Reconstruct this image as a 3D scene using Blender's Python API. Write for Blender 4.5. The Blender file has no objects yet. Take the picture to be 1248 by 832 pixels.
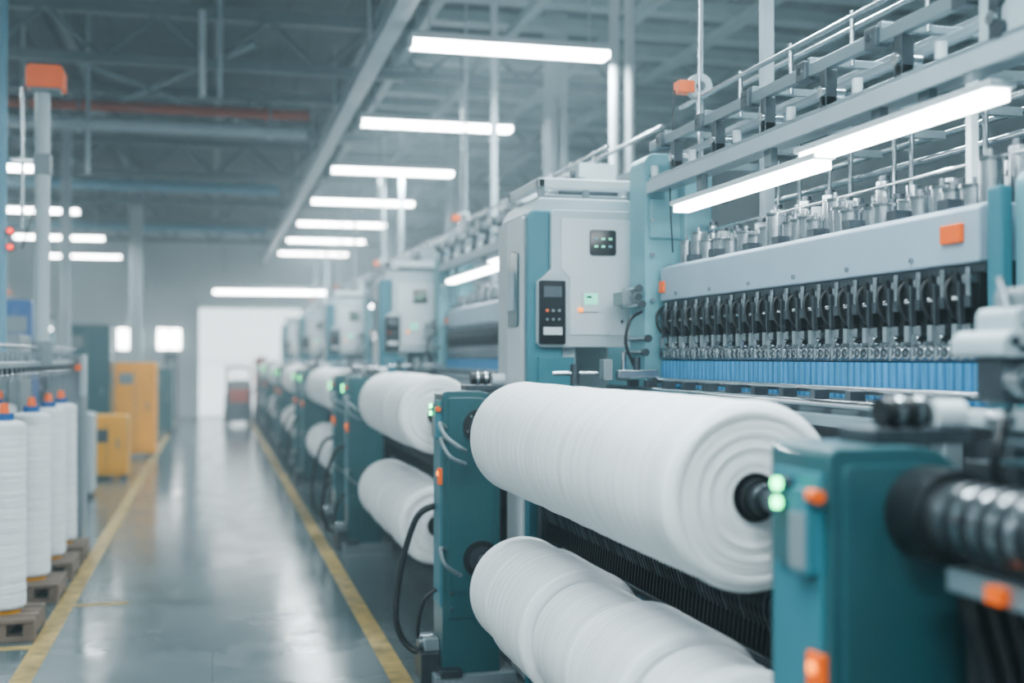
import bpy, math, random
from mathutils import Vector, Matrix
random.seed(7)
S=bpy.context.scene
COL=S.collection
# ---------------------------------------------------------------- materials
MATS={}
def mat(name,col,rough=.5,metal=0.,var=.06,nscale=6.,bump=0.,bscale=(60,60,60),emit=None,es=0.,stretch=None,coat=0.,samp=False):
    m=bpy.data.materials.new(name); m.use_nodes=True
    nt=m.node_tree; b=nt.nodes['Principled BSDF']
    b.inputs['Roughness'].default_value=rough; b.inputs['Metallic'].default_value=metal
    b.inputs['Coat Weight'].default_value=coat
    tc=nt.nodes.new('ShaderNodeTexCoord')
    n=nt.nodes.new('ShaderNodeTexNoise'); n.inputs['Scale'].default_value=nscale; n.inputs['Detail'].default_value=4
    mp=nt.nodes.new('ShaderNodeMapping')
    if stretch: mp.inputs['Scale'].default_value=stretch
    nt.links.new(tc.outputs['Object'],mp.inputs['Vector']); nt.links.new(mp.outputs['Vector'],n.inputs['Vector'])
    r=nt.nodes.new('ShaderNodeValToRGB')
    r.color_ramp.elements[0].position=.3; r.color_ramp.elements[1].position=.7
    r.color_ramp.elements[0].color=[max(0,c*(1-var)) for c in col]+[1]
    r.color_ramp.elements[1].color=[min(1,c*(1+var)) for c in col]+[1]
    nt.links.new(n.outputs['Fac'],r.inputs['Fac']); nt.links.new(r.outputs['Color'],b.inputs['Base Color'])
    if bump>0:
        n2=nt.nodes.new('ShaderNodeTexNoise'); n2.inputs['Scale'].default_value=1; n2.inputs['Detail'].default_value=3
        m2=nt.nodes.new('ShaderNodeMapping'); m2.inputs['Scale'].default_value=bscale
        nt.links.new(tc.outputs['Object'],m2.inputs['Vector']); nt.links.new(m2.outputs['Vector'],n2.inputs['Vector'])
        bp=nt.nodes.new('ShaderNodeBump'); bp.inputs['Strength'].default_value=bump; bp.inputs['Distance'].default_value=.005
        nt.links.new(n2.outputs['Fac'],bp.inputs['Height']); nt.links.new(bp.outputs['Normal'],b.inputs['Normal'])
    if emit:
        b.inputs['Emission Color'].default_value=list(emit)+[1]; b.inputs['Emission Strength'].default_value=es
        if not samp: m.cycles.emission_sampling='NONE'
    MATS[name]=m
    return m
mat('teal_dark',(.026,.098,.113),.32,coat=.25)
mat('teal_mid',(.045,.19,.24),.38)
mat('teal_pale',(.17,.38,.43),.4)
mat('grey_panel',(.43,.51,.54),.4,var=.03)
mat('grey_white',(.60,.67,.70),.42,var=.03)
mat('grey_mid',(.20,.245,.265),.42)
mat('beam_grey',(.34,.45,.53),.38,var=.04)
mat('dark_metal',(.026,.034,.04),.35,.3)
mat('black_rubber',(.009,.012,.014),.4)
mat('steel',(.46,.51,.54),.26,.95,var=.15,nscale=20)
mat('chrome',(.7,.72,.74),.12,1.,var=.05)
mat('iron',(.09,.11,.125),.35,.75,var=.25,nscale=12)
mat('blue_sheet',(.04,.22,.46),.5,var=.3,stretch=(1,60,1))
mat('blue_thread',(.10,.37,.62),.5,var=.3,stretch=(1,60,1))
mat('blue',(.015,.10,.30),.4)
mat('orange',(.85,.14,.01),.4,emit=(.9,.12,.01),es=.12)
mat('orange_light',(.95,.25,.02),.4,emit=(1,.25,.02),es=2)
mat('red_light',(.8,.03,.02),.4,emit=(1,.05,.02),es=2)
mat('green_led',(.05,.9,.3),.4,emit=(.08,1,.35),es=8)
mat('green_screen',(.2,.8,.55),.4,emit=(.3,1,.7),es=.6)
mat('screen_black',(.01,.012,.014),.15)
mat('screen_teal',(.02,.10,.12),.2)
mat('red_pipe',(.40,.075,.035),.5)
mat('blue_pipe',(.15,.33,.43),.5)
mat('yellow',(.95,.40,.0),.5)
mat('yellow_dark',(.72,.33,.0),.5)
mat('line_paint',(.42,.30,.11),.45,var=.45,nscale=9)
mat('wood',(.17,.125,.095),.7,var=.25,stretch=(1,8,1))
mat('yarn_y',(.84,.865,.88),.72,var=.10,nscale=1,stretch=(1.2,75,1.2),bump=1.,bscale=(5,160,5))
mat('yarn_z',(.82,.85,.87),.8,var=.07,nscale=1,stretch=(2,2,60),bump=1.,bscale=(6,6,150))
mat('roof_dark',(.068,.10,.112),.7,var=.15,nscale=2)
mat('roof_light',(.27,.36,.39),.6,var=.08)
mat('roof_steel',(.14,.19,.21),.55)
mat('tray_grey',(.38,.46,.50),.5)
mat('rail_grey',(.25,.32,.35),.32,.5)
mat('wall_paint',(.55,.64,.67),.7,var=.05,nscale=1)
mat('lamp_glow',(1,1,1),.5,var=0,emit=(.93,.98,1),es=20)
mat('tube_glow',(1,1,1),.5,var=0,emit=(.93,.98,1),es=13,samp=True)
mat('door_glow',(.8,.88,.92),.5,var=.02,emit=(.80,.95,1),es=1.6,samp=True)
def floor_mat():
    m=bpy.data.materials.new('floor_epoxy'); m.use_nodes=True; nt=m.node_tree; b=nt.nodes['Principled BSDF']
    tc=nt.nodes.new('ShaderNodeTexCoord')
    n=nt.nodes.new('ShaderNodeTexNoise'); n.inputs['Scale'].default_value=1.1; n.inputs['Detail'].default_value=7
    nt.links.new(tc.outputs['Object'],n.inputs['Vector'])
    r=nt.nodes.new('ShaderNodeValToRGB'); r.color_ramp.elements[0].position=.3; r.color_ramp.elements[1].position=.72
    r.color_ramp.elements[0].color=(.105,.140,.147,1); r.color_ramp.elements[1].color=(.145,.185,.193,1)
    nt.links.new(n.outputs['Fac'],r.inputs['Fac'])
    br=nt.nodes.new('ShaderNodeTexBrick'); br.offset=0; br.inputs['Scale'].default_value=1
    br.inputs['Brick Width'].default_value=1.55; br.inputs['Row Height'].default_value=1.4; br.inputs['Mortar Size'].default_value=.005
    br.inputs['Color1'].default_value=(1,1,1,1); br.inputs['Color2'].default_value=(.93,.93,.93,1); br.inputs['Mortar'].default_value=(.6,.6,.6,1)
    nt.links.new(tc.outputs['Object'],br.inputs['Vector'])
    mx=nt.nodes.new('ShaderNodeMix'); mx.data_type='RGBA'; mx.blend_type='MULTIPLY'; mx.inputs[0].default_value=.7
    nt.links.new(r.outputs['Color'],mx.inputs[6]); nt.links.new(br.outputs['Color'],mx.inputs[7])
    nt.links.new(mx.outputs[2],b.inputs['Base Color'])
    n2=nt.nodes.new('ShaderNodeTexNoise'); n2.inputs['Scale'].default_value=4; n2.inputs['Detail'].default_value=6
    nt.links.new(tc.outputs['Object'],n2.inputs['Vector'])
    mr=nt.nodes.new('ShaderNodeMapRange'); mr.inputs['From Min'].default_value=.3; mr.inputs['From Max'].default_value=.7
    mr.inputs['To Min'].default_value=.11; mr.inputs['To Max'].default_value=.22
    nt.links.new(n2.outputs['Fac'],mr.inputs['Value']); nt.links.new(mr.outputs['Result'],b.inputs['Roughness'])
    b.inputs['Specular IOR Level'].default_value=.75
    MATS['floor_epoxy']=m
floor_mat()
# ---------------------------------------------------------------- mesh builder
class MB:
    def __init__(s): s.v=[];s.f=[];s.m=[];s.s=[];s.names=[]
    def mi(s,n):
        if n not in s.names: s.names.append(n)
        return s.names.index(n)
    def add(s,vs,fs,m,smooth=False):
        o=len(s.v); s.v+= [tuple(v) for v in vs]; k=s.mi(m)
        for f in fs: s.f.append([i+o for i in f]); s.m.append(k); s.s.append(smooth)
    def box(s,x0,x1,y0,y1,z0,z1,m):
        vs=[(x,y,z) for x in (x0,x1) for y in (y0,y1) for z in (z0,z1)]
        s.add(vs,[(0,1,3,2),(4,6,7,5),(0,4,5,1),(2,3,7,6),(0,2,6,4),(1,5,7,3)],m)
    def cbox(s,c,d,m): s.box(c[0]-d[0]/2,c[0]+d[0]/2,c[1]-d[1]/2,c[1]+d[1]/2,c[2]-d[2]/2,c[2]+d[2]/2,m)
    def cyl(s,p0,p1,r,m,n=16,r2=None,cap=True,capm=None):
        p0=Vector(p0);p1=Vector(p1); r2=r if r2 is None else r2
        d=(p1-p0).normalized(); a=d.orthogonal().normalized(); b=d.cross(a)
        A=[p0+(a*math.cos(t)+b*math.sin(t))*r for t in [2*math.pi*i/n for i in range(n)]]
        B=[p1+(a*math.cos(t)+b*math.sin(t))*r2 for t in [2*math.pi*i/n for i in range(n)]]
        s.add(A+B,[(i,(i+1)%n,n+(i+1)%n,n+i) for i in range(n)],m,True)
        if cap:
            s.add(A,[tuple(range(n))[::-1]],capm or m); s.add(B,[tuple(range(n))],capm or m)
    def lathe(s,o,axis,prof,m,n=48):
        o=Vector(o); vs=[];fs=[]
        for (t,r) in prof:
            for i in range(n):
                a=2*math.pi*i/n; c,q=math.cos(a)*r,math.sin(a)*r
                vs.append(o+(Vector((c,t,q)) if axis=='y' else Vector((c,q,t)) if axis=='z' else Vector((t,c,q))))
        for k in range(len(prof)-1):
            for i in range(n):
                fs.append((k*n+i,k*n+(i+1)%n,(k+1)*n+(i+1)%n,(k+1)*n+i))
        s.add(vs,fs,m,True)
    def prism(s,pts,axis,a0,a1,m):
        n=len(pts)
        def P(p,a): return (p[0],a,p[1]) if axis=='y' else ((a,p[0],p[1]) if axis=='x' else (p[0],p[1],a))
        vs=[P(p,a0) for p in pts]+[P(p,a1) for p in pts]
        s.add(vs,[tuple(range(n)),tuple(range(n,2*n))[::-1]]+[(i,i+n,(i+1)%n+n,(i+1)%n) for i in range(n)],m)
    def tube(s,pts,r,m,n=10,sub=6):
        P=[Vector(p) for p in pts]
        if len(P)>2 and sub>1:
            Q=[]
            for i in range(len(P)-1):
                p0=P[max(i-1,0)];p1=P[i];p2=P[i+1];p3=P[min(i+2,len(P)-1)]
                for k in range(sub):
                    t=k/sub
                    Q.append(.5*((2*p1)+(p2-p0)*t+(2*p0-5*p1+4*p2-p3)*t*t+(-p0+3*p1-3*p2+p3)*t**3))
            Q.append(P[-1]);P=Q
        vs=[];fs=[];up=None
        for i,p in enumerate(P):
            d=(P[min(i+1,len(P)-1)]-P[max(i-1,0)]).normalized()
            a=d.orthogonal().normalized() if up is None else (up-d*up.dot(d)).normalized()
            up=a;b=d.cross(a)
            for k in range(n):
                t=2*math.pi*k/n; vs.append(p+(a*math.cos(t)+b*math.sin(t))*r)
        for i in range(len(P)-1):
            for k in range(n): fs.append((i*n+k,i*n+(k+1)%n,(i+1)*n+(k+1)%n,(i+1)*n+k))
        s.add(vs,fs,m,True)
    def build(s,name,parent=None,bevel=0.,loc=(0,0,0)):
        me=bpy.data.meshes.new(name); me.from_pydata(s.v,[],s.f); me.update()
        for n in s.names: me.materials.append(MATS[n])
        me.polygons.foreach_set('material_index',s.m); me.polygons.foreach_set('use_smooth',s.s)
        import bmesh
        bm=bmesh.new(); bm.from_mesh(me); bmesh.ops.recalc_face_normals(bm,faces=bm.faces); bm.to_mesh(me); bm.free()
        ob=bpy.data.objects.new(name,me); COL.objects.link(ob); ob.location=loc
        if parent: ob.parent=parent
        if bevel>0:
            b=ob.modifiers.new('bevel','BEVEL'); b.width=bevel; b.segments=2; b.limit_method='ANGLE'; b.angle_limit=math.radians(42); b.use_clamp_overlap=True
        return ob
def empty(name,loc=(0,0,0)):
    e=bpy.data.objects.new(name,None); e.empty_display_size=.2; COL.objects.link(e); e.location=loc; return e
def copy_tree(root,loc,scale=(1,1,1),skip=()):
    r=root.copy(); COL.objects.link(r); r.location=loc; r.scale=scale
    for c in root.children:
        if c.name.split('.')[0] in skip: continue
        k=c.copy(); COL.objects.link(k); k.parent=r
    return r
def rrect(x0,x1,z0,z1,rs,n=6):
    out=[]
    for (cx,cz,a0,r) in ((x0,z0,180,rs[0]),(x1,z0,270,rs[1]),(x1,z1,0,rs[2]),(x0,z1,90,rs[3])):
        ox=cx+(r if cx==x0 else -r); oz=cz+(r if cz==z0 else -r)
        if r<=0: out.append((cx,cz)); continue
        for i in range(n+1):
            a=math.radians(a0+90*i/n); out.append((ox+r*math.cos(a),oz+r*math.sin(a)))
    return out
# ---------------------------------------------------------------- room
YB=31.; YF=-6
b=MB(); b.box(-8,8,YF,YB,-.1,0,'floor_epoxy'); b.build('floor')
b=MB(); b.box(-8,8,YF,YB,4.95,5.05,'roof_dark')
for i in range(0,160,3):
    x=-8+i*.1
    b.box(x,x+.05,YF,YB,4.92,4.951,'roof_dark')
b.build('ceiling')
b=MB(); b.box(-8.1,-8,YF,YB,0,5,'wall_paint'); b.build('wall_left')
b=MB(); b.box(8,8.1,YF,YB,0,5,'wall_paint'); b.build('wall_right')
b=MB(); b.box(-8,8,YF-.1,YF,0,5,'wall_paint'); b.build('wall_front')
b=MB(); b.box(-8,8,YB,YB+.1,0,4.95,'wall_paint')
for x in (-6,-3.6,3.4,6): b.box(x,x+.2,YB-.08,YB,0,4.95,'grey_panel')
b.build('wall_back')
b=MB()
b.box(-.35,2.5,YB-.06,YB-.02,0,2.75,'door_glow')
for z in (.0,1.35,2.72): b.box(-.35,2.5,YB-.075,YB-.06,z,z+.02,'grey_white')
b.box(-.45,-.35,YB-.12,YB-.02,0,2.85,'wall_paint'); b.box(2.5,2.6,YB-.12,YB-.02,0,2.85,'wall_paint'); b.box(-.45,2.6,YB-.12,YB-.02,2.75,2.85,'wall_paint')
b.build('door_1')
for k,x in enumerate((-2.3,-1.35)):
    b=MB(); b.box(x,x+.55,YB-.05,YB-.02,1.7,2.2,'tube_glow')
    b.box(x-.05,x+.6,YB-.07,YB-.02,2.2,2.25,'grey_white'); b.box(x-.05,x+.6,YB-.07,YB-.02,1.65,1.7,'grey_white')
    b.box(x-.05,x,YB-.07,YB-.02,1.65,2.25,'grey_white'); b.box(x+.55,x+.6,YB-.07,YB-.02,1.65,2.25,'grey_white'); b.box(x+.26,x+.29,YB-.06,YB-.02,1.7,2.2,'grey_white')
    b.build('window_%d'%(k+1))
b=MB(); b.box(-.91,-.81,1,YB-.5,0,.003,'line_paint'); b.box(-8,-.91,6.55,6.62,0,.003,'line_paint'); b.box(-.81,-.5,7.6,7.66,0,.003,'line_paint'); b.build('floor_line_paint')
b=MB(); b.box(.8,.9,1,YB-.5,0,.003,'line_paint'); b.build('floor_line_paint')
b=MB()
for i in range(11):
    x=-7.5+i*1.5; b.box(x,x+.09,YF,YB,4.78,4.92,'roof_steel')
b.build('roof_purlins')
def truss():
    b=MB()
    b.box(-8,8,-.06,.06,4.66,4.78,'roof_steel'); b.box(-8,8,-.05,.05,4.2,4.29,'roof_steel')
    for i in range(16):
        x=-8+i
        b.cyl((x,0,4.25),(x+.5,0,4.7),.025,'roof_steel',8); b.cyl((x+.5,0,4.7),(x+1,0,4.25),.025,'roof_steel',8)
    return b.build('roof_truss')
t=truss(); t.location.y=11.5
for y in (15,18.5,22,25.5,29):
    k=t.copy(); COL.objects.link(k); k.location.y=y
b=MB()
for i in range(30):
    y=8.6+i*.72; b.box(1.7,7.6,y,y+.2,4.40,4.5,'roof_light')
for x in (1.7,2.5,3.4,4.3,5.3,6.2): b.box(x,x+.08,8,YB-.1,4.32,4.40,'roof_light')
b.build('ceiling_louver_frame')
b=MB(); b.box(1.18,1.32,3,YB-.3,3.86,3.9,'tray_grey'); b.box(1.18,1.20,3,YB-.3,3.9,3.96,'tray_grey'); b.box(1.30,1.32,3,YB-.3,3.9,3.96,'tray_grey')
for i in range(10): b.cyl((1.24,4+i*2.9,3.88),(1.24,4+i*2.9,4.8),.012,'tray_grey',8)
b.build('cable_tray')
def pipe(name,y,z,x0,x1,r,m):
    b=MB(); b.cyl((x0,y,z),(x1,y,z),r,m,14)
    x=x0+.5
    while x<x1: 
        b.cyl((x,y,z),(x,y,4.7),.012,'roof_steel',8); b.cyl((x-.03,y,z),(x+.03,y,z),r*1.35,m,14); x+=2
    b.build(name)
pipe('overhead_red_pipe',14.3,4.37,-7.9,1.1,.06,'red_pipe')
pipe('overhead_grey_pipe',13.4,4.00,-7.9,1.0,.07,'tray_grey')
pipe('overhead_blue_pipe',19.2,4.15,-7.9,1.0,.085,'blue_pipe')
pipe('overhead_blue_pipe',24,4.0,-7.9,1.0,.07,'blue_pipe')
b=MB()
for (x,y) in ((-1.9,13.0),(-1.2,12.3),(.05,10.6)):
    b.cyl((x,y,3.3 if x>-1.5 and x<-1 else 3.75),(x,y,4.9),.02,'tray_grey',8)
b.cyl((-.1,10.6,3.75),(-.1,10.6,4.5),.03,'grey_white',10)
b.build('hanging_rods')
b=MB()
for x0,x1,y0,y1 in ((-7,-3,12,20),(-5,-1.5,10,22),(-1.5,.9,13,17),(-2.5,.4,18,12)):
    b.cyl((x0,y0,4.6),(x1,y1,4.6),.03,'roof_light',8)
b.build('roof_bracing')
def column(x,y,w,m,h=4.9,name='steel_column'):
    b=MB(); b.box(x-w/2,x+w/2,y-w/2,y-w/2+.02,0,h,m); b.box(x-w/2,x+w/2,y+w/2-.02,y+w/2,0,h,m); b.box(x-.012,x+.012,y-w/2,y+w/2,0,h,m)
    b.box(x-w*.7,x+w*.7,y-w*.7,y+w*.7,0,.03,m); b.build(name)
column(3.05,10.5,.18,'tray_grey'); column(3.3,16.5,.2,'tray_grey'); column(3.2,22,.2,'tray_grey')
column(-1.35,22.4,.22,'grey_panel'); column(-1.85,16.3,.12,'tray_grey'); column(-5,23,.22,'grey_panel')
for x in (2.93,3.05):
    b=MB(); b.cyl((x,8.5,0),(x,8.5,3.8),.04,'grey_white',14); b.cyl((x,8.5,0),(x,8.5,.03),.08,'grey_white',14); b.cyl((x,8.5,3.8),(x,8.5,4.9),.04,'grey_white',14); b.build('support_pole')
def lampmesh(w=1.5):
    b=MB(); b.box(-w/2,w/2,-.09,.09,.0,.05,'grey_white'); b.box(-w/2+.02,w/2-.02,-.085,.085,-.045,0,'lamp_glow')
    b.box(-w/2,-w/2+.02,-.09,.09,-.05,0,'grey_white'); b.box(w/2-.02,w/2,-.09,.09,-.05,0,'grey_white')
    for x in (-w*.4,w*.4): b.cyl((x,0,.05),(x,0,1.1),.008,'tray_grey',8)
    return b
L0=None
def lamp(x,y,z=3.76,power=88):
    global L0
    if L0 is None:
        L0=lampmesh().build('ceiling_lamp',bevel=.006); o=L0
    else:
        o=L0.copy(); COL.objects.link(o)
    o.location=(x,y,z)
    l=bpy.data.lights.new('tube_light','AREA'); l.shape='RECTANGLE'; l.size=1.4; l.size_y=.16; l.energy=power; l.color=(.80,.95,1)
    lo=bpy.data.objects.new('tube_light',l); COL.objects.link(lo); lo.location=(0,0,-.055); lo.parent=o
for k in range(-1,8): lamp(2.1,8.4+2.95*(k-1))
for y in (1,5,10): lamp(-2.75,y)  # left row carried on out of view, added for fill light
for y in (14,18,22,26): lamp(-2.6,y,3.6,60)
for x,y,p in ((-.3,1.6,105),(-.3,-1.4,105),(2.3,-2.8,80),(-2.8,-3,70)): lamp(x,y,3.8,p)  # unseen lamps around the camera, added as front fill light
o=L0.copy(); COL.objects.link(o); o.location=(1.25,27.5,3.0); o.scale=(1.7,1,1.6)
# ---------------------------------------------------------------- machines
def machine(y0,y1,name='textile_machine'):
    root=empty(name)
    b=MB()
    b.prism(rrect(1.84,2.10,0,2.40,(0,0,.05,.05)),'y',4.93,5.13,'teal_pale')
    b.prism(rrect(1.86,2.06,2.02,2.2,(0,0,0,0)),'y',4.915,4.93,'teal_pale')
    b.box(2.0,2.13,4.86,4.93,1.9,2.36,'teal_pale')
    for z in (2.3,2.1,1.95,1.75):
        for x in (1.87,2.06): b.cyl((x,4.93,z),(x,4.91,z),.009,'steel',10)
    b.prism(rrect(1.945,2.3,0,1.97,(0,0,.04,.04)),'y',y0-.33,y0-.08,'teal_pale')
    b.box(1.90,1.935,y0-.09,y0-.03,1.35,1.93,'teal_mid')
    b.build('frame_column',root,.008)
    b=MB()
    b.prism([(1.9,1.745),(1.9,1.885),(1.93,1.9),(2.08,1.9),(2.1,1.87),(2.1,1.745)],'y',y0,y1,'beam_grey')
    b.box(2.1,2.45,y0,y1,1.76,1.84,'beam_grey')
    b.build('main_beam',root,.006)
    b=MB()
    b.box(1.885,1.9,y0+.06,y0+.15,1.80,1.85,'orange'); b.box(1.888,1.9,y1-.06,y1-.01,1.78,1.83,'orange')
    y=y0+.3
    while y<y1: 
        b.cyl((1.9,y,1.77),(1.893,y,1.77),.008,'steel',10); y+=.35
    b.build('beam_tags',root,.003)
    b=MB()
    pitch=.112; n=int((y1-y0-.1)/pitch)
    b.box(2.0,2.08,y0,y1,1.45,1.75,'dark_metal'); b.box(1.92,2.0,y0,y1,1.72,1.745,'iron')
    b.box(1.94,1.99,y0,y1,1.56,1.575,'iron')
    for i in range(n+1):
        y=y0+.05+i*pitch
        b.prism([(y-.008,1.585),(y+.012,1.585),(y+.020,1.68),(y+.014,1.73),(y-.018,1.73),(y-.020,1.68)],'x',1.925,1.975,'black_rubber')
        b.prism([(y+.034,1.60),(y+.046,1.60),(y+.066,1.72),(y+.046,1.72)],'x',1.90,1.96,'black_rubber')
        b.prism([(y+.022,1.585),(y+.030,1.585),(y+.036,1.70),(y+.026,1.70)],'x',1.895,1.91,'iron')
        b.cbox((1.915,y+.005,1.705),(.03,.035,.022),'steel')
        b.cyl((1.905,y,1.735),(1.905,y,1.66),.009,'steel',10); b.cyl((1.905,y,1.66),(1.905,y,1.63),.012,'iron',10)
        b.cyl((1.90,y+.03,1.655),(1.90,y+.055,1.655),.009,'chrome',8)
        b.tube([(1.93,y+.07,1.73),(1.89,y+.075,1.69),(1.893,y+.068,1.63),(1.93,y+.06,1.585)],.0055,'black_rubber',6,4)
        b.cbox((1.925,y+.01,1.572),(.045,.04,.03),'steel'); b.cbox((1.91,y+.05,1.565),(.03,.02,.045),'grey_mid')
        b.cyl((1.895,y+.01,1.548),(1.97,y+.01,1.548),.014,'chrome',12)
        b.cyl((1.915,y+.045,1.55),(1.915,y+.045,1.49),.008,'steel',10)
        for k in range(3):
            yy=y+k*.037
            b.lathe((1.92,yy,1.512),'x',[(-.012,.014),(-.012,.021),(.012,.021),(.012,.014),(-.012,.014)],'steel',12)
        b.cbox((1.94,y+.03,1.535),(.04,.07,.014),'grey_mid')
    b.cyl((1.93,y0,1.512),(1.93,y1,1.512),.008,'chrome',10)
    b.cyl((1.96,y0,1.49),(1.96,y1,1.49),.014,'steel',10)
    b.build('needle_row',root)
    b=MB()
    b.box(1.925,1.945,y0,y1+.02,1.37,1.482,'blue_sheet')
    y=y0;i=0
    while y<y1:
        b.box(1.905,1.926,y,y+.005,1.372,1.484,'blue_thread' if i%3 else 'blue_sheet'); y+=.013; i+=1
    b.build('blue_comb_sheet',root)
    b=MB()
    b.cyl((1.86,y0-.1,1.40),(1.86,y1+.45,1.40),.012,'steel',10); b.cyl((1.80,y0-.1,1.36),(1.80,y1+.4,1.36),.014,'chrome',12)
    b.box(1.86,1.96,y0-.1,y1+.2,1.32,1.365,'grey_mid'); b.box(1.72,1.8,y0,y1+.3,1.30,1.33,'rail_grey')
    y=y0+.05
    while y<y1+.3:
        b.cbox((1.82,y,1.375),(.05,.03,.05),'iron'); y+=.21
    b.build('guide_rails',root)
    b=MB()
    y=y0+.08;i=0
    while y<y1-.05:
        h=random.choice((.06,.09,.12,.08)); r=random.choice((.03,.036,.032))
        x=2.00+random.uniform(-.03,.03)
        b.cyl((x,y,1.9),(x,y,1.9+h),r,'steel',16); b.cyl((x,y,1.9+h),(x,y,1.9+h+.008),r*1.15,'chrome',16)
        b.cyl((x,y,1.9+h),(x,y,1.9+h+.03),.007,'steel',8)
        x2=2.13+random.uniform(-.02,.03); h2=random.choice((.10,.14,.17))
        b.cyl((x2,y+.04,1.84),(x2,y+.04,1.9+h2),.028,'grey_white' if i%2 else 'steel',14); b.cyl((x2,y+.04,1.9+h2),(x2,y+.04,1.92+h2),.018,'iron',12)
        if i%2==0:
            b.cbox((x2+.1,y+.03,1.90),(.07,.06,.16),'grey_mid'); b.cyl((x2+.1,y+.03,1.95),(x2+.1,y+.03,2.06),.026,'steel',12)
            b.cyl((x+.06,y+.05,1.9),(x+.06,y+.05,1.99),.016,'iron',12)
        if i%5==0: b.cyl((x+.22,y,1.84),(x+.22,y,2.3),.008,'steel',8)
        if i%3==1: b.cbox((x-.05,y+.04,1.915),(.045,.05,.03),'iron')
        y+=.085; i+=1
    b.cyl((2.09,y0,2.05),(2.09,y1,2.05),.006,'chrome',8); b.box(2.27,2.29,y0,y1,1.98,2.01,'rail_grey')
    b.build('tension_cups',root)
    b=MB()
    b.box(1.85,1.94,y0-.3,y1,2.225,2.285,'rail_grey')
    b.box(1.835,1.851,y0-.3,y1,2.215,2.265,'tray_grey')
    b.box(1.85,1.875,y0-.3,y1,2.40,2.44,'rail_grey'); b.box(1.95,1.97,y0-.3,y1,2.36,2.385,'tray_grey')
    b.cyl((2.1,y0-.3,2.34),(2.1,y1,2.34),.012,'steel',10)
    b.box(2.2,2.235,y0-.3,y1,2.47,2.515,'rail_grey'); b.cyl((2.32,y0-.3,2.28),(2.32,y1,2.28),.012,'steel',10)
    b.box(2.5,2.54,y0-.3,y1,2.51,2.56,'rail_grey'); b.cyl((2.45,y0-.3,2.2),(2.45,y1,2.2),.013,'steel',10)
    b.cyl((2.7,y0-.3,2.35),(2.7,y1,2.35),.013,'steel',10); b.cyl((2.0,y0-.3,2.60),(2.0,y1,2.60),.010,'steel',10); b.cyl((2.3,y0-.3,2.72),(2.3,y1,2.72),.012,'steel',10)
    y=y0-.15
    while y<y1:
        b.box(1.85,2.56,y,y+.03,2.285,2.315,'rail_grey'); b.box(1.85,2.5,y+.1,y+.12,2.435,2.46,'rail_grey')
        b.cbox((1.87,y+.02,2.34),(.04,.04,.12),'iron'); b.cyl((1.84,y+.02,2.33),(1.92,y+.02,2.33),.018,'steel',12)
        b.cbox((1.86,y+.14,2.42),(.05,.06,.06),'iron'); b.cyl((1.83,y+.14,2.42),(1.9,y+.14,2.42),.012,'chrome',12)
        b.cyl((2.0,y+.1,2.44),(2.0,y+.1,2.62),.009,'steel',8)
        b.cyl((1.86,y+.25,2.285),(1.86,y+.25,2.33),.016,'grey_white',12); b.cyl((2.1,y+.3,2.34),(2.1,y+.36,2.34),.024,'iron',12)
        b.cyl((2.42,y,1.84),(2.42,y,2.5),.01,'steel',8)
        y+=.42
    b.cyl((1.98,y1-.25,2.3),(1.98,y1-.25,4.2),.007,'steel',8)
    b.cyl((2.05,y1-.1,2.3),(2.05,y1-.1,4.9),.012,'tray_grey',8)
    b.box(2.2,2.25,y1-.4,y1-.36,1.9,4.9,'tray_grey')
    b.box(2.02,2.045,y0+.2,y0+.225,1.9,2.3,'grey_white')
    b.cyl((2.02,y1-.17,2.66),(2.02,y1-.13,2.66),.055,'grey_panel',20); b.cyl((2.02,y1-.18,2.66),(2.02,y1-.12,2.66),.02,'iron',12)
    b.box(1.92,1.99,y1-.18,y1-.11,2.63,2.68,'orange')
    b.tube([(1.91,y1-.15,2.64),(1.9,y1-.15,2.5),(1.9,y1-.12,2.2),(1.92,y1-.1,1.95)],.004,'black_rubber',6)
    b.box(1.86,2.06,y0-.24,y0-.06,2.24,2.52,'grey_panel')
    for z in (2.3,2.38,2.47): b.cyl((1.86,y0-.15,z),(1.845,y0-.15,z),.022,'iron',14)
    b.build('overhead_gantry',root,.003)
    b=MB()
    ym=3.5 if y0>2 else (y0+y1)/2
    b.box(1.85,1.92,ym-.06,y1-.28,2.10,2.13,'tube_glow'); b.box(1.845,1.925,ym-.08,y1-.25,2.13,2.15,'grey_white')
    b.box(1.85,1.92,y0-.10,ym+.03,2.135,2.165,'tube_glow'); b.box(1.845,1.925,y0-.12,ym+.06,2.165,2.185,'grey_white')
    for y in (y0+.2,ym-.4,ym+.3,y1-.5): b.cbox((1.885,y,2.195),(.03,.05,.07),'grey_mid')
    b.build('machine_lamp',root,.004)
    b=MB()
    b.box(1.85,2.3,y0-.2,y1+.1,.1,1.30,'dark_metal')
    b.box(1.9,2.25,y0-.2,y1+.1,0,.1,'iron')
    y=y0
    while y<y1:
        b.box(1.80,1.86,y,y+.07,.1,1.3,'grey_mid' if int(y*10)%3 else 'teal_mid'); y+=.42
    for x,z,r,m in ((1.46,.96,.016,'chrome'),(1.52,1.02,.025,'iron'),(1.62,.70,.03,'steel'),(1.68,1.15,.022,'steel'),(1.74,.88,.04,'iron'),(1.6,.45,.04,'iron'),(1.5,.84,.012,'steel'),(1.7,1.02,.02,'grey_white'),(1.5,.66,.02,'steel')):
        b.cyl((x,y0-.1,z),(x,y1+.2,z),r,m,12)
    b.box(1.46,1.84,y0-.12,y0-.06,.0,1.2,'iron'); b.box(1.40,1.84,y1+.16,y1+.22,.0,1.25,'iron')
    b.box(1.5,1.84,y0,y1+.2,.3,.34,'iron')
    b.build('lower_body',root,.004)
    b=MB(); dz=.075
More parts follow.
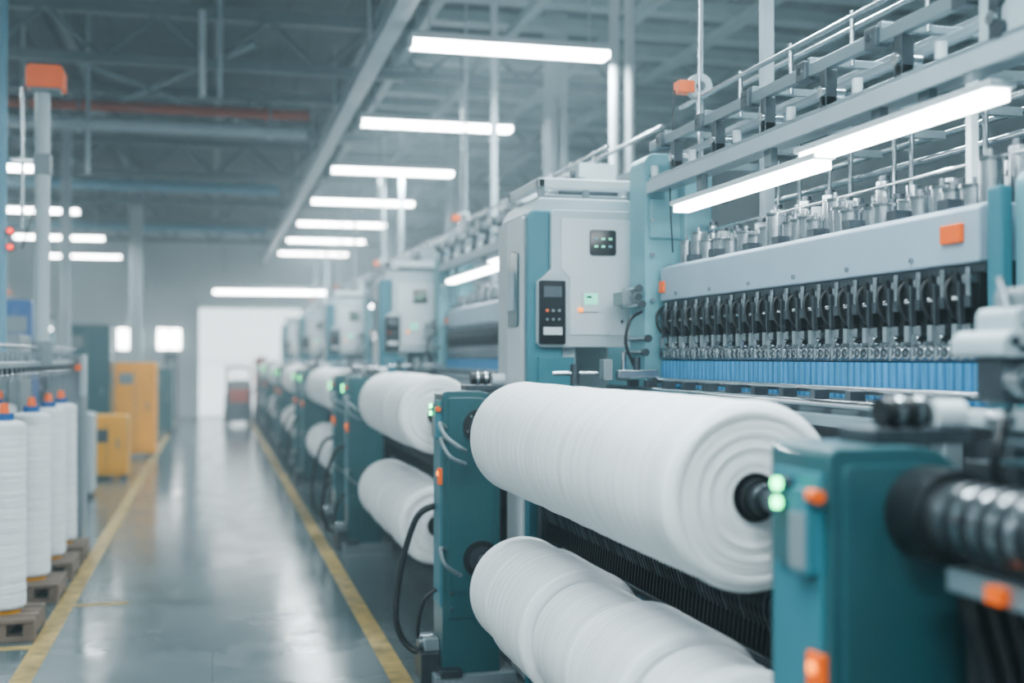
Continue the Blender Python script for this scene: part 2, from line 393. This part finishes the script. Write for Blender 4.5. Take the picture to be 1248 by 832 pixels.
    b.box(1.43,1.48,y0,y1,.70+dz,.73+dz,'iron'); b.box(1.42,1.45,y0,y1,.80+dz,.82+dz,'dark_metal')
    y=y0;rc=random.Random(5)
    while y<y1:
        j=rc.uniform(-.008,.008)
        b.prism([(1.375,.66+dz),(1.385,.65+dz),(1.44,.80+dz),(1.42,.83+dz),(1.39,.80+dz)],'y',y,y+.006,'black_rubber')
        b.tube([(1.42,y+.012,.83+dz+j),(1.385,y+.012,.842+dz+j),(1.36,y+.014,.79+dz),(1.378,y+.012,.73+dz)],.0035,'dark_metal' if rc.random()<.6 else 'iron',5,3)
        y+=.029
    b.cyl((1.40,y0,.745),(1.40,y1,.745),.010,'steel',8); b.cyl((1.44,y0-.05,.955),(1.44,y1,.955),.012,'steel',10)
    b.build('hook_comb',root)
    b=MB()
    for (x,y,z,r) in ((1.55,y1-.12,.83,.11),(1.68,y1-.05,.70,.13),(1.48,y1,.62,.07)):
        b.cyl((x,y,z),(x,y-.03,z),r,'grey_mid',28); b.cyl((x,y-.03,z),(x,y-.05,z),r*.72,'iron',24); b.cyl((x,y-.05,z),(x,y-.09,z),r*.25,'steel',14)
        for k in range(6):
            a=k*math.pi/3; b.cyl((x+r*.5*math.cos(a),y-.05,z+r*.5*math.sin(a)),(x+r*.5*math.cos(a),y-.06,z+r*.5*math.sin(a)),r*.08,'steel',8)
    b.cbox((1.5,y1-.1,1.0),(.08,.08,.35),'iron'); b.cbox((1.62,y1-.2,1.03),(.06,.05,.2),'steel')
    b.tube([(1.45,y1-.15,1.15),(1.44,y1-.25,1.0),(1.45,y1-.25,.8),(1.5,y1-.2,.6)],.012,'black_rubber')
    b.build('drive_wheels',root,.003)
    b=MB()
    for i,(x,z) in enumerate(((1.80,1.80),(1.79,1.76),(1.80,1.73),(1.82,1.58),(1.80,1.52))):
        b.cyl((x,4.9-.02*i,z),(x,5.1,z),.010,'steel',12); b.cyl((x,4.89-.02*i,z),(x,4.91-.02*i,z),.017,'iron',12)
    b.box(1.75,1.84,4.97,5.1,1.73,1.79,'grey_mid'); b.box(1.68,1.86,4.82,4.87,1.41,1.445,'steel')
    b.box(1.62,1.66,4.84,4.90,1.40,1.49,'grey_mid'); b.cyl((1.6,4.87,1.43),(1.4,4.87,1.43),.010,'steel',10)
    b.cyl((1.5,4.87,1.38),(1.5,4.87,1.47),.02,'iron',12); b.cyl((1.72,4.87,1.44),(1.72,4.87,1.52),.012,'chrome',12); b.cyl((1.78,4.87,1.44),(1.78,4.87,1.50),.016,'iron',12)
    b.tube([(1.83,4.95,1.70),(1.76,4.9,1.66),(1.74,4.9,1.56),(1.78,4.9,1.46)],.008,'black_rubber',8)
    b.build('end_fittings',root,.003)
    return root
m1=machine(2.66,4.9)
m2=machine(1.25,4.9); m2.location=(0,4.95,0)
for k in (2,3,4): copy_tree(m2,(0,4.95*k,0))
for k in (2.6,3.65,4.7): copy_tree(m2,(-1.6,4.95*k,0),(-1,1,1))
# ---------------------------------------------------------------- control cabinet
def cabinet():
    root=empty('control_cabinet')
    b=MB()
    b.box(1.40,1.62,5.24,5.60,0,2.14,'grey_panel')
    b.box(1.62,1.90,5.24,5.60,1.56,2.14,'grey_panel')
    b.prism(rrect(1.38,1.55,0,2.17,(0,0,0,.04)),'y',5.215,5.27,'teal_mid')
    b.box(1.374,1.40,5.30,5.58,.1,2.15,'grey_white')
    b.build('body',root,.01)
    b=MB()
    b.prism([(1.485,1.90),(1.485,2.155),(1.50,2.17),(1.895,2.17),(1.915,2.15),(1.915,1.56),(1.90,1.545),(1.44,1.545),(1.42,1.565),(1.42,1.84)],'y',5.185,5.24,'grey_panel')
    b.prism([(1.53,2.13),(1.875,2.13),(1.875,1.60),(1.57,1.60),(1.57,1.86),(1.53,1.90)],'y',5.179,5.186,'grey_white')
    b.build('front_panel',root,.006)
    b=MB()
    b.prism(rrect(1.665,1.79,1.965,2.08,(.012,)*4),'y',5.168,5.180,'screen_black')
    for i in range(3):
        for j in range(2):
            b.box(1.685+i*.034,1.702+i*.034,5.165,5.169,2.035-j*.035,2.045-j*.035,'green_screen' if (i+j)%3 else 'teal_pale')
    b.prism(rrect(1.425,1.548,1.558,1.846,(.008,)*4),'y',5.168,5.186,'screen_black')
    b.box(1.445,1.53,5.165,5.169,1.77,1.82,'iron'); b.box(1.443,1.532,5.164,5.169,1.60,1.635,'grey_white')
    for i in range(3): b.cyl((1.46+i*.028,5.169,1.71),(1.46+i*.028,5.16,1.71),.007,'orange' if i==0 else 'grey_mid',12)
    for i in range(3): b.cyl((1.46+i*.028,5.169,1.67),(1.46+i*.028,5.16,1.67),.006,'grey_mid',12)
    b.prism(rrect(1.628,1.71,1.705,1.80,(.006,)*4),'y',5.170,5.180,'grey_white')
    b.box(1.638,1.70,5.167,5.171,1.74,1.79,'green_screen'); b.box(1.648,1.672,5.165,5.168,1.768,1.778,'screen_black')
    b.cyl((1.62,5.18,1.715),(1.62,5.165,1.715),.011,'orange_light',12)
    for z in (1.73,1.665,1.66): b.cyl((1.82,5.18,z),(1.82,5.172,z),.006,'iron',10)
    b.box(1.81,1.84,5.172,5.18,1.765,1.79,'iron')
    b.prism([(5.34,1.98),(5.34,1.66),(5.36,1.64),(5.53,1.64),(5.53,1.92),(5.45,2.0)],'x',1.366,1.376,'screen_teal')
    b.box(1.36,1.368,5.40,5.50,1.72,1.90,'beam_grey')
    b.box(1.43,1.60,5.20,5.24,1.15,1.50,'teal_mid')
    b.build('controls',root,.002)
    b=MB()
    b.prism([(1.42,2.17),(1.46,2.24),(1.9,2.24),(1.94,2.17)],'y',5.3,5.9,'grey_panel')
    b.box(1.46,2.0,5.32,5.36,2.285,2.335,'grey_white'); b.box(1.46,2.0,5.85,5.9,2.285,2.335,'grey_white')
    b.box(1.46,1.50,5.32,5.9,2.285,2.335,'grey_white'); b.box(1.5,1.95,5.40,5.85,2.24,2.27,'grey_mid'); b.box(1.6,1.9,5.45,5.8,2.27,2.3,'iron')
    for x in (1.48,1.7,1.92): b.box(x-.015,x+.015,5.33,5.36,2.23,2.29,'grey_mid')
    b.box(1.42,1.9,5.6,5.95,1.2,2.17,'grey_panel')
    b.box(1.46,1.86,5.62,5.93,0,1.2,'dark_metal')
    b.build('top_hood',root,.008)
    return root
c=cabinet()
for k in (1,2,3,4): copy_tree(c,(0,4.95*k,0))
# ---------------------------------------------------------------- roller stands
def stand(name='roller_stand'):
    root=empty(name)
    b=MB()
    b.prism(rrect(1.02,1.29,.05,1.344,(0,0,.10,.02)),'y',-.11,.11,'teal_dark')
    b.prism(rrect(1.045,1.265,.30,1.315,(.01,.01,.085,.015)),'y',-.116,-.108,'teal_dark')
    b.box(1.014,1.022,-.09,.09,.35,1.30,'teal_mid')
    b.box(.98,1.36,-.15,.15,0,.05,'grey_mid'); b.box(1.0,1.1,-.17,.17,.05,.08,'iron')
    b.build('frame',root,.012)
    b=MB()
    z=1.18
    b.cyl((1.2,-.11,z),(1.2,-.135,z),.085,'black_rubber',28); b.cyl((1.2,-.13,z),(1.2,-.145,z),.06,'iron',24)
    for k in range(6):
        a=k*math.pi/3+.3; b.cyl((1.2+.072*math.cos(a),-.135,z+.072*math.sin(a)),(1.2+.072*math.cos(a),-.143,z+.072*math.sin(a)),.007,'steel',10)
    b.build('front_bearing',root)
    b=MB()
    for z in (1.18,.57):
        if z<1: b.cyl((1.2,-.11,z),(1.2,-.135,z),.085,'black_rubber',28); b.cyl((1.2,-.13,z),(1.2,-.145,z),.06,'iron',24)
        b.cyl((1.2,.11,z),(1.2,.14,z),.085,'black_rubber',28)
    for z in (.42,.35): b.cyl((1.06,-.116,z),(1.06,-.123,z),.008,'steel',10)
    b.prism(rrect(-.085,-.015,1.12,1.27,(.01,)*4),'x',.992,1.018,'teal_mid'); b.prism(rrect(-.078,-.022,1.13,1.23,(.006,)*4),'x',.988,.993,'grey_mid')
    b.box(1.0,1.016,-.015,.06,1.13,1.25,'teal_dark')
    for z in (1.272,1.238): b.cyl((.992,.02,z),(.982,.02,z),.0105,'green_led',16); b.cyl((1.016,.02,z),(.992,.02,z),.013,'iron',16)
    b.cyl((1.0,-.08,1.262),(1.0,-.112,1.262),.012,'orange',14)
    b.box(1.004,1.02,-.105,-.055,.915,.99,'orange'); b.cyl((1.006,-.08,.965),(.998,-.08,.965),.012,'orange_light',14)
    b.cyl((1.17,-.02,1.40),(1.26,-.02,1.40),.028,'black_rubber',20); b.cyl((1.195,-.02,1.40),(1.207,-.02,1.40),.031,'steel',20); b.cyl((1.235,-.02,1.40),(1.247,-.02,1.40),.031,'steel',20)
    b.cyl((1.27,-.03,1.395),(1.33,-.03,1.395),.028,'grey_white',20); b.box(1.14,1.34,-.06,.07,1.342,1.37,'iron')
    b.build('fittings',root,.002)
    b=MB()
    b.tube([(1.03,-.12,1.18),(.99,-.20,1.20),(1.0,-.28,1.15),(1.06,-.30,1.10),(1.1,-.24,1.08)],.010,'grey_mid')
    b.tube([(1.03,-.12,1.12),(.99,-.22,1.13),(1.02,-.28,1.06),(1.1,-.24,1.02)],.009,'grey_mid')
    b.tube([(1.03,-.12,.62),(.99,-.22,.64),(1.0,-.28,.58),(1.08,-.24,.52)],.009,'grey_mid')
    b.tube([(1.01,.05,.8),(.93,.08,.74),(.86,.1,.5),(.84,.1,.25),(.92,.08,.12),(1.02,.0,.16)],.015,'black_rubber')
    b.tube([(1.01,.0,.42),(.95,.0,.36),(.93,.03,.2),(1.0,.04,.1)],.010,'black_rubber')
    b.build('hoses',root)
    b=MB(); b.box(.93,1.02,-.06,.12,.0,.14,'iron'); b.box(.95,1.02,-.04,.1,.14,.2,'grey_mid'); b.cyl((.93,.03,.17),(1.0,.03,.17),.035,'steel',14)
    b.build('foot_valve',root,.006)
    return root
st=stand(); st.location=(0,5.48,0)
copy_tree(st,(0,1.95,0),skip=('hoses','foot_valve','front_bearing')); copy_tree(st,(0,9.4,0)); copy_tree(st,(0,10.45,0))
for y in (14.2,15.4,19.1,20.3,24.0,25.2,29): copy_tree(st,(0,y,0))
# ---------------------------------------------------------------- rollers
def roller(y0,y1,x,z,R,packs,s0,s1,seed=1,radii=None,gap=.009):
    rnd=random.Random(seed); b=MB(); L=y1-y0
    edges=[0]+packs+[L]; multi=len(edges)>2
    for i in range(len(edges)-1):
        a,c=edges[i],edges[i+1]; r0=(radii[i] if radii else R*(1-.08*rnd.random())) if multi else R
        g=gap if multi else 0
        a+=g;c-=g
        prof=[(a+.006,.055)]
        k=.055
        while k<r0-.03: 
            prof.append((a+rnd.uniform(0,.006),k)); k+=.007
        prof+=[(a+.005,r0-.022),(a+.009,r0-.012),(a+.017,r0-.005),(a+.03,r0)]
        t=a+.038; band=0
        while t<c-.035:
            if rnd.random()<.22: band=rnd.uniform(0,.0036)
            prof.append((t,r0-rnd.uniform(0,.0016)-band)); t+=.0095
        prof+=[(c-.03,r0),(c-.017,r0-.005),(c-.009,r0-.012),(c-.005,r0-.022),(c-.006,.055)]
        b.lathe((x,y0,z),'y',prof,'yarn_y',80)
    b.lathe((x,y0,z),'y',[(-.005,.056),(-.005,.048),(.03,.044),(.03,.03)],'black_rubber',32)
    b.cyl((x,y0-.03,z),(x,y1+.03,z),.045,'black_rubber',24)
    b.cyl((x,s0,z),(x,s1,z),.024,'iron',18)
    b.lathe((x,y0-.06,z),'y',[(0,.024),(0,.036),(.04,.036),(.04,.024)],'dark_metal',20)
    b.lathe((x,y1+.03,z),'y',[(0,.028),(0,.15),(.012,.15),(.012,.028)],'iron',36)
    return b.build('yarn_roller')
roller(2.5,4.6,1.2,1.18,.222,[],2.095,5.335,1)
roller(2.5,4.66,1.2,.57,.225,[.34,.80,1.26,1.80],2.095,5.335,2,radii=[.206,.226,.200,.226,.214],gap=.017)
ra=roller(6.45,8.4,1.2,1.18,.222,[.55,1.0,1.5],5.63,9.25,3)
rb=roller(6.45,8.4,1.2,.57,.222,[.5,.95,1.4],5.63,9.25,4,gap=.014)
ra=roller(11.0,13.3,1.2,1.18,.222,[.8],10.6,14.05,5)
rb=roller(11.0,13.3,1.2,.57,.215,[.5,.95,1.4],10.6,14.05,6)
for k in (1,2,3):
    for o in (ra,rb):
        q=o.copy(); COL.objects.link(q); q.location.y=4.93*k
b=MB(); zs=1.232
b.cyl((1.2,.6,zs),(1.2,1.79,zs),.060,'steel',40)
for y in (.7,.8,.9,1.0,1.1,1.2,1.3,1.36,1.50,1.545,1.59,1.635,1.68):
    b.cyl((1.2,y,zs),(1.2,y+.016,zs),.064,'dark_metal',40)
b.cyl((1.2,1.74,zs),(1.2,1.832,zs),.080,'black_rubber',40)
b.cyl((1.2,1.40,zs),(1.2,1.48,zs),.072,'iron',40)
b.box(1.15,1.165,1.56,1.60,1.125,1.15,'orange'); b.box(1.165,1.2,1.0,1.72,1.12,1.155,'rail_grey')
b.build('winding_shaft')
b=MB()
for i in range(7):
    x=1.22+i*.035
    b.tube([(x,1.75,1.10),(x+.02,1.7,.9),(x-.02+.01*i,1.72,.6),(x+.03,1.7,.3),(x,1.74,.02)],.016,'black_rubber')
b.box(1.20,1.5,1.66,1.78,0,.2,'iron'); b.box(1.24,1.27,1.60,1.63,.0,1.12,'iron'); b.box(1.34,1.6,1.70,1.80,.2,1.05,'dark_metal')
b.build('cable_bundle',None,.004)
b=MB()
b.box(1.42,1.66,1.86,2.04,0,1.30,'dark_metal')
b.prism(rrect(1.405,1.66,1.500,1.550,(.01,.01,.02,.03)),'y',1.90,2.06,'grey_panel')
b.prism(rrect(1.455,1.66,1.55,1.595,(.0,.0,.01,.02)),'y',1.93,2.05,'grey_panel')
b.prism(rrect(1.49,1.66,1.595,1.635,(.0,.0,.01,.02)),'y',1.95,2.04,'grey_mid')
b.box(1.44,1.64,1.893,1.901,1.51,1.522,'iron'); b.box(1.47,1.64,1.925,1.931,1.555,1.565,'iron')
b.prism(rrect(1.42,1.62,1.41,1.50,(.02,.02,.01,.01)),'y',1.92,2.0,'iron')
b.cyl((1.455,1.88,1.455),(1.455,1.94,1.455),.034,'steel',24); b.cyl((1.455,1.87,1.455),(1.455,1.885,1.455),.018,'iron',20)
b.cyl((1.52,1.88,1.47),(1.52,1.93,1.47),.02,'grey_white',20); b.box(1.48,1.60,1.88,1.92,1.42,1.44,'grey_panel')
b.prism(rrect(1.40,1.64,1.365,1.40,(.01,.01,.01,.015)),'y',1.88,2.02,'grey_panel')
b.prism(rrect(1.44,1.64,1.33,1.36,(.01,.01,.01,.01)),'y',1.87,1.98,'rail_grey')
b.cyl((1.40,1.87,1.385),(1.40,1.93,1.385),.012,'steel',14); b.cyl((1.44,1.85,1.31),(1.60,1.85,1.31),.012,'steel',14)
for x in (1.43,1.50,1.56): b.cyl((x,1.90,1.53),(x,1.89,1.53),.008,'iron',12); b.cyl((x+.03,1.96,1.6),(x+.03,1.98,1.65),.007,'steel',10)
b.tube([(1.42,1.9,1.40),(1.37,1.86,1.36),(1.36,1.86,1.29),(1.40,1.86,1.24)],.010,'black_rubber')
b.build('shaft_bracket',None,.005)
# ---------------------------------------------------------------- left side creel
def spool():
    b=MB(); prof=[(0,.03),(0,.105)]; z=.01
    rnd=random.Random(3)
    while z<.99:
        prof.append((z,.118-.006*(z/.99)-rnd.uniform(0,.003)-(.003 if int(z/.011)%6==0 else 0))); z+=.011
    prof+=[(1.0,.10),(1.01,.07),(1.012,.03)]
    b.lathe((0,0,.145),'z',prof,'yarn_z',40)
    b.cyl((0,0,1.13),(0,0,1.195),.05,'blue',18); b.cyl((0,0,1.195),(0,0,1.25),.028,'orange',16,r2=.02); b.cyl((0,0,1.2),(0,0,1.36),.006,'steel',8)
    b.cyl((0,0,.121),(0,0,.145),.09,'yellow_dark',18)
    return b.build('yarn_spool')
def pallet():
    b=MB()
    for y in (-.18,-.06,.06,.18): b.box(-.17,.17,y-.045,y+.045,.095,.12,'wood')
    for x in (-.14,0,.14): b.box(x-.03,x+.03,-.22,.22,.03,.095,'wood')
    for y in (-.18,.18): b.box(-.17,.17,y-.04,y+.04,0,.03,'wood')
    return b.build('wooden_pallet',bevel=.004)
sp=spool(); pl=pallet(); first=True
for y in (6.94,7.94,8.73,9.42):
    for x in (-1.1,-1.52):
        if first: o=sp; p=pl; first=False
        else: o=sp.copy(); COL.objects.link(o); p=pl.copy(); COL.objects.link(p)
        o.location=(x,y,0); p.location=(x+.02,y,0)
root=empty('yarn_creel')
b=MB()
b.box(-1.22,-.98,9.75,10.1,0,1.52,'grey_mid'); b.box(-1.60,-1.54,9.9,10.0,0,1.5,'grey_mid'); b.box(-1.2,-1.14,5.9,6.0,0,1.5,'grey_mid')
b.box(-1.6,-.98,9.9,10.0,1.40,1.46,'grey_mid')
b.box(-1.16,-1.04,5.9,9.9,1.44,1.475,'rail_grey'); b.box(-1.58,-1.46,5.9,9.9,1.44,1.475,'rail_grey')
for y in (6.0,7.4,8.8): b.box(-1.58,-1.04,y,y+.05,1.475,1.51,'grey_mid')
b.build('frame',root,.006)
b=MB()
y=6.1
while y<9.8:
    for x in (-1.08,-1.52):
        b.cyl((x,y,1.475),(x,y,1.53),.022,'steel',12); b.cbox((x,y,1.425),(.05,.06,.04),'iron')
        b.tube([(x,y,1.42),(x+.03,y,1.40),(x+.01,y+.02,1.37)],.005,'chrome',6)
    y+=.16
b.cyl((-1.05,5.9,1.56),(-1.05,9.9,1.56),.01,'steel',8)
b.cyl((-1.01,9.74,1.42),(-1.01,9.70,1.42),.025,'orange',12); b.box(-1.0,-.965,9.73,9.9,1.2,1.5,'grey_panel')
b.build('thread_guides',root)
b=MB()
b.cyl((-1.05,8.0,1.45),(-1.05,8.0,3.18),.045,'grey_panel',16); b.cyl((-1.05,8.0,1.45),(-1.05,8.0,1.6),.065,'grey_mid',16)
b.box(-1.10,-1.0,7.95,8.05,2.65,2.78,'grey_mid'); b.box(-1.3,-1.05,7.98,8.02,2.72,2.75,'steel'); b.cyl((-1.17,8,2.3),(-1.17,8,3.2),.012,'steel',8)
b.prism(rrect(-1.14,-.92,3.19,3.33,(.01,.01,.03,.03)),'y',7.9,8.1,'orange'); b.box(-1.12,-.94,7.92,8.08,3.17,3.19,'grey_mid')
b.cyl((-1.27,7.9,1.5),(-1.27,7.9,4.9),.028,'blue_pipe',12)
for z in (2.28,2.18): b.cyl((-1.22,7.88,z),(-1.22,7.86,z),.018,'red_light',14); b.cyl((-1.22,7.92,z),(-1.22,7.88,z),.026,'iron',14)
b.cyl((-1.2,8.2,2.2),(-1.0,8.2,2.9),.006,'black_rubber',6)
b.build('signal_pole',root,.006)
def locker(name,x0,x1,y0,y1,h,m,leg=.0,m2='grey_mid'):
    b=MB(); b.prism(rrect(x0,x1,.06,h,(0,0,.04,.04)),'y',y0,y1,m)
    b.box(x0+.03,x1-.03,y0-.012,y0,.12,h-.08,m); b.box((x0+x1)/2-.004,(x0+x1)/2+.004,y0-.014,y0-.011,.12,h-.08,m2)
    b.box(x1-.12,x1-.1,y0-.03,y0-.012,h*.5,h*.5+.12,'steel'); b.box(x0+.06,x0+.26,y0-.018,y0-.012,h-.32,h-.16,m2)
    for x in (x0+.03,x1-.09):
        for y in (y0+.03,y1-.09): b.box(x,x+.06,y,y+.06,0,.06,'iron')
    b.build(name,None,.012)
locker('yellow_cabinet',-1.42,-.84,18.6,19.3,1.42,'yellow')
locker('yellow_bin',-1.50,-1.02,15.3,15.9,.78,'yellow_dark',m2='iron')
locker('teal_cabinet',-2.0,-1.38,17.3,18.0,1.95,'teal_dark')
locker('blue_cabinet',-2.02,-1.72,12.4,12.9,2.06,'blue')
locker('grey_cabinet',-1.66,-1.25,13.3,13.9,.9,'grey_panel')
locker('teal_cabinet',-1.25,-.75,24,24.8,1.3,'teal_dark')
locker('teal_cabinet',-1.1,-.8,28.5,29.2,1.6,'dark_metal')
locker('grey_cabinet',-2.1,-1.6,10.9,11.5,1.7,'grey_mid')
locker('red_cabinet',1.0,1.3,30.0,30.5,1.5,'red_pipe')
root=empty('pallet_truck')
b=MB(); b.box(.25,.85,27.6,28.4,.25,.65,'iron'); b.box(.3,.8,28.0,28.5,.65,.95,'grey_mid'); b.box(.33,.77,27.55,27.6,.3,.6,'teal_dark')
b.box(.27,.32,27.4,27.46,.1,1.3,'dark_metal'); b.box(.78,.83,27.4,27.46,.1,1.3,'dark_metal'); b.box(.3,.8,27.4,27.46,.9,.96,'dark_metal'); b.box(.3,.8,27.4,27.46,1.24,1.3,'dark_metal')
b.box(.32,.42,26.6,27.4,.06,.1,'steel'); b.box(.68,.78,26.6,27.4,.06,.1,'steel')
b.build('chassis',root,.02)
b=MB()
for x in (.25,.78):
    for y in (27.7,28.3): b.cyl((x-.02,y,.17),(x+.08,y,.17),.17,'black_rubber',20)
b.build('wheels',root)
b=MB(); b.box(.3,.8,26.7,27.3,.1,.5,'iron'); b.box(.34,.76,26.75,27.25,.5,.8,'red_pipe'); b.box(.4,.7,26.8,27.2,.8,1.0,'grey_mid'); b.build('load',root,.02)
# ---------------------------------------------------------------- world: humid factory air (scattering) 
w=bpy.data.worlds.new('world'); S.world=w; w.use_nodes=True; nt=w.node_tree
nt.nodes['Background'].inputs['Color'].default_value=(.66,.87,1,1)
nt.nodes['Background'].inputs['Strength'].default_value=.5
vo=nt.nodes.new('ShaderNodeVolumeScatter'); vo.inputs['Color'].default_value=(.76,.94,1,1); vo.inputs['Density'].default_value=.0115; vo.inputs['Anisotropy'].default_value=.45
nt.links.new(vo.outputs[0],nt.nodes['World Output'].inputs['Volume'])
cd=bpy.data.cameras.new('camera'); cam=bpy.data.objects.new('camera',cd); COL.objects.link(cam); S.camera=cam
cd.sensor_width=36; cd.lens=1450/1248*36
cam.location=(0,0,1.5)
cam.rotation_euler=(math.radians(90.75),0,math.radians(-14.09))
cd.dof.use_dof=True; cd.dof.focus_distance=4.2; cd.dof.aperture_fstop=1.25
cd.clip_start=.05
S.view_settings.view_transform='AgX'
S.view_settings.look='AgX - Medium High Contrast'
S.view_settings.exposure=.08
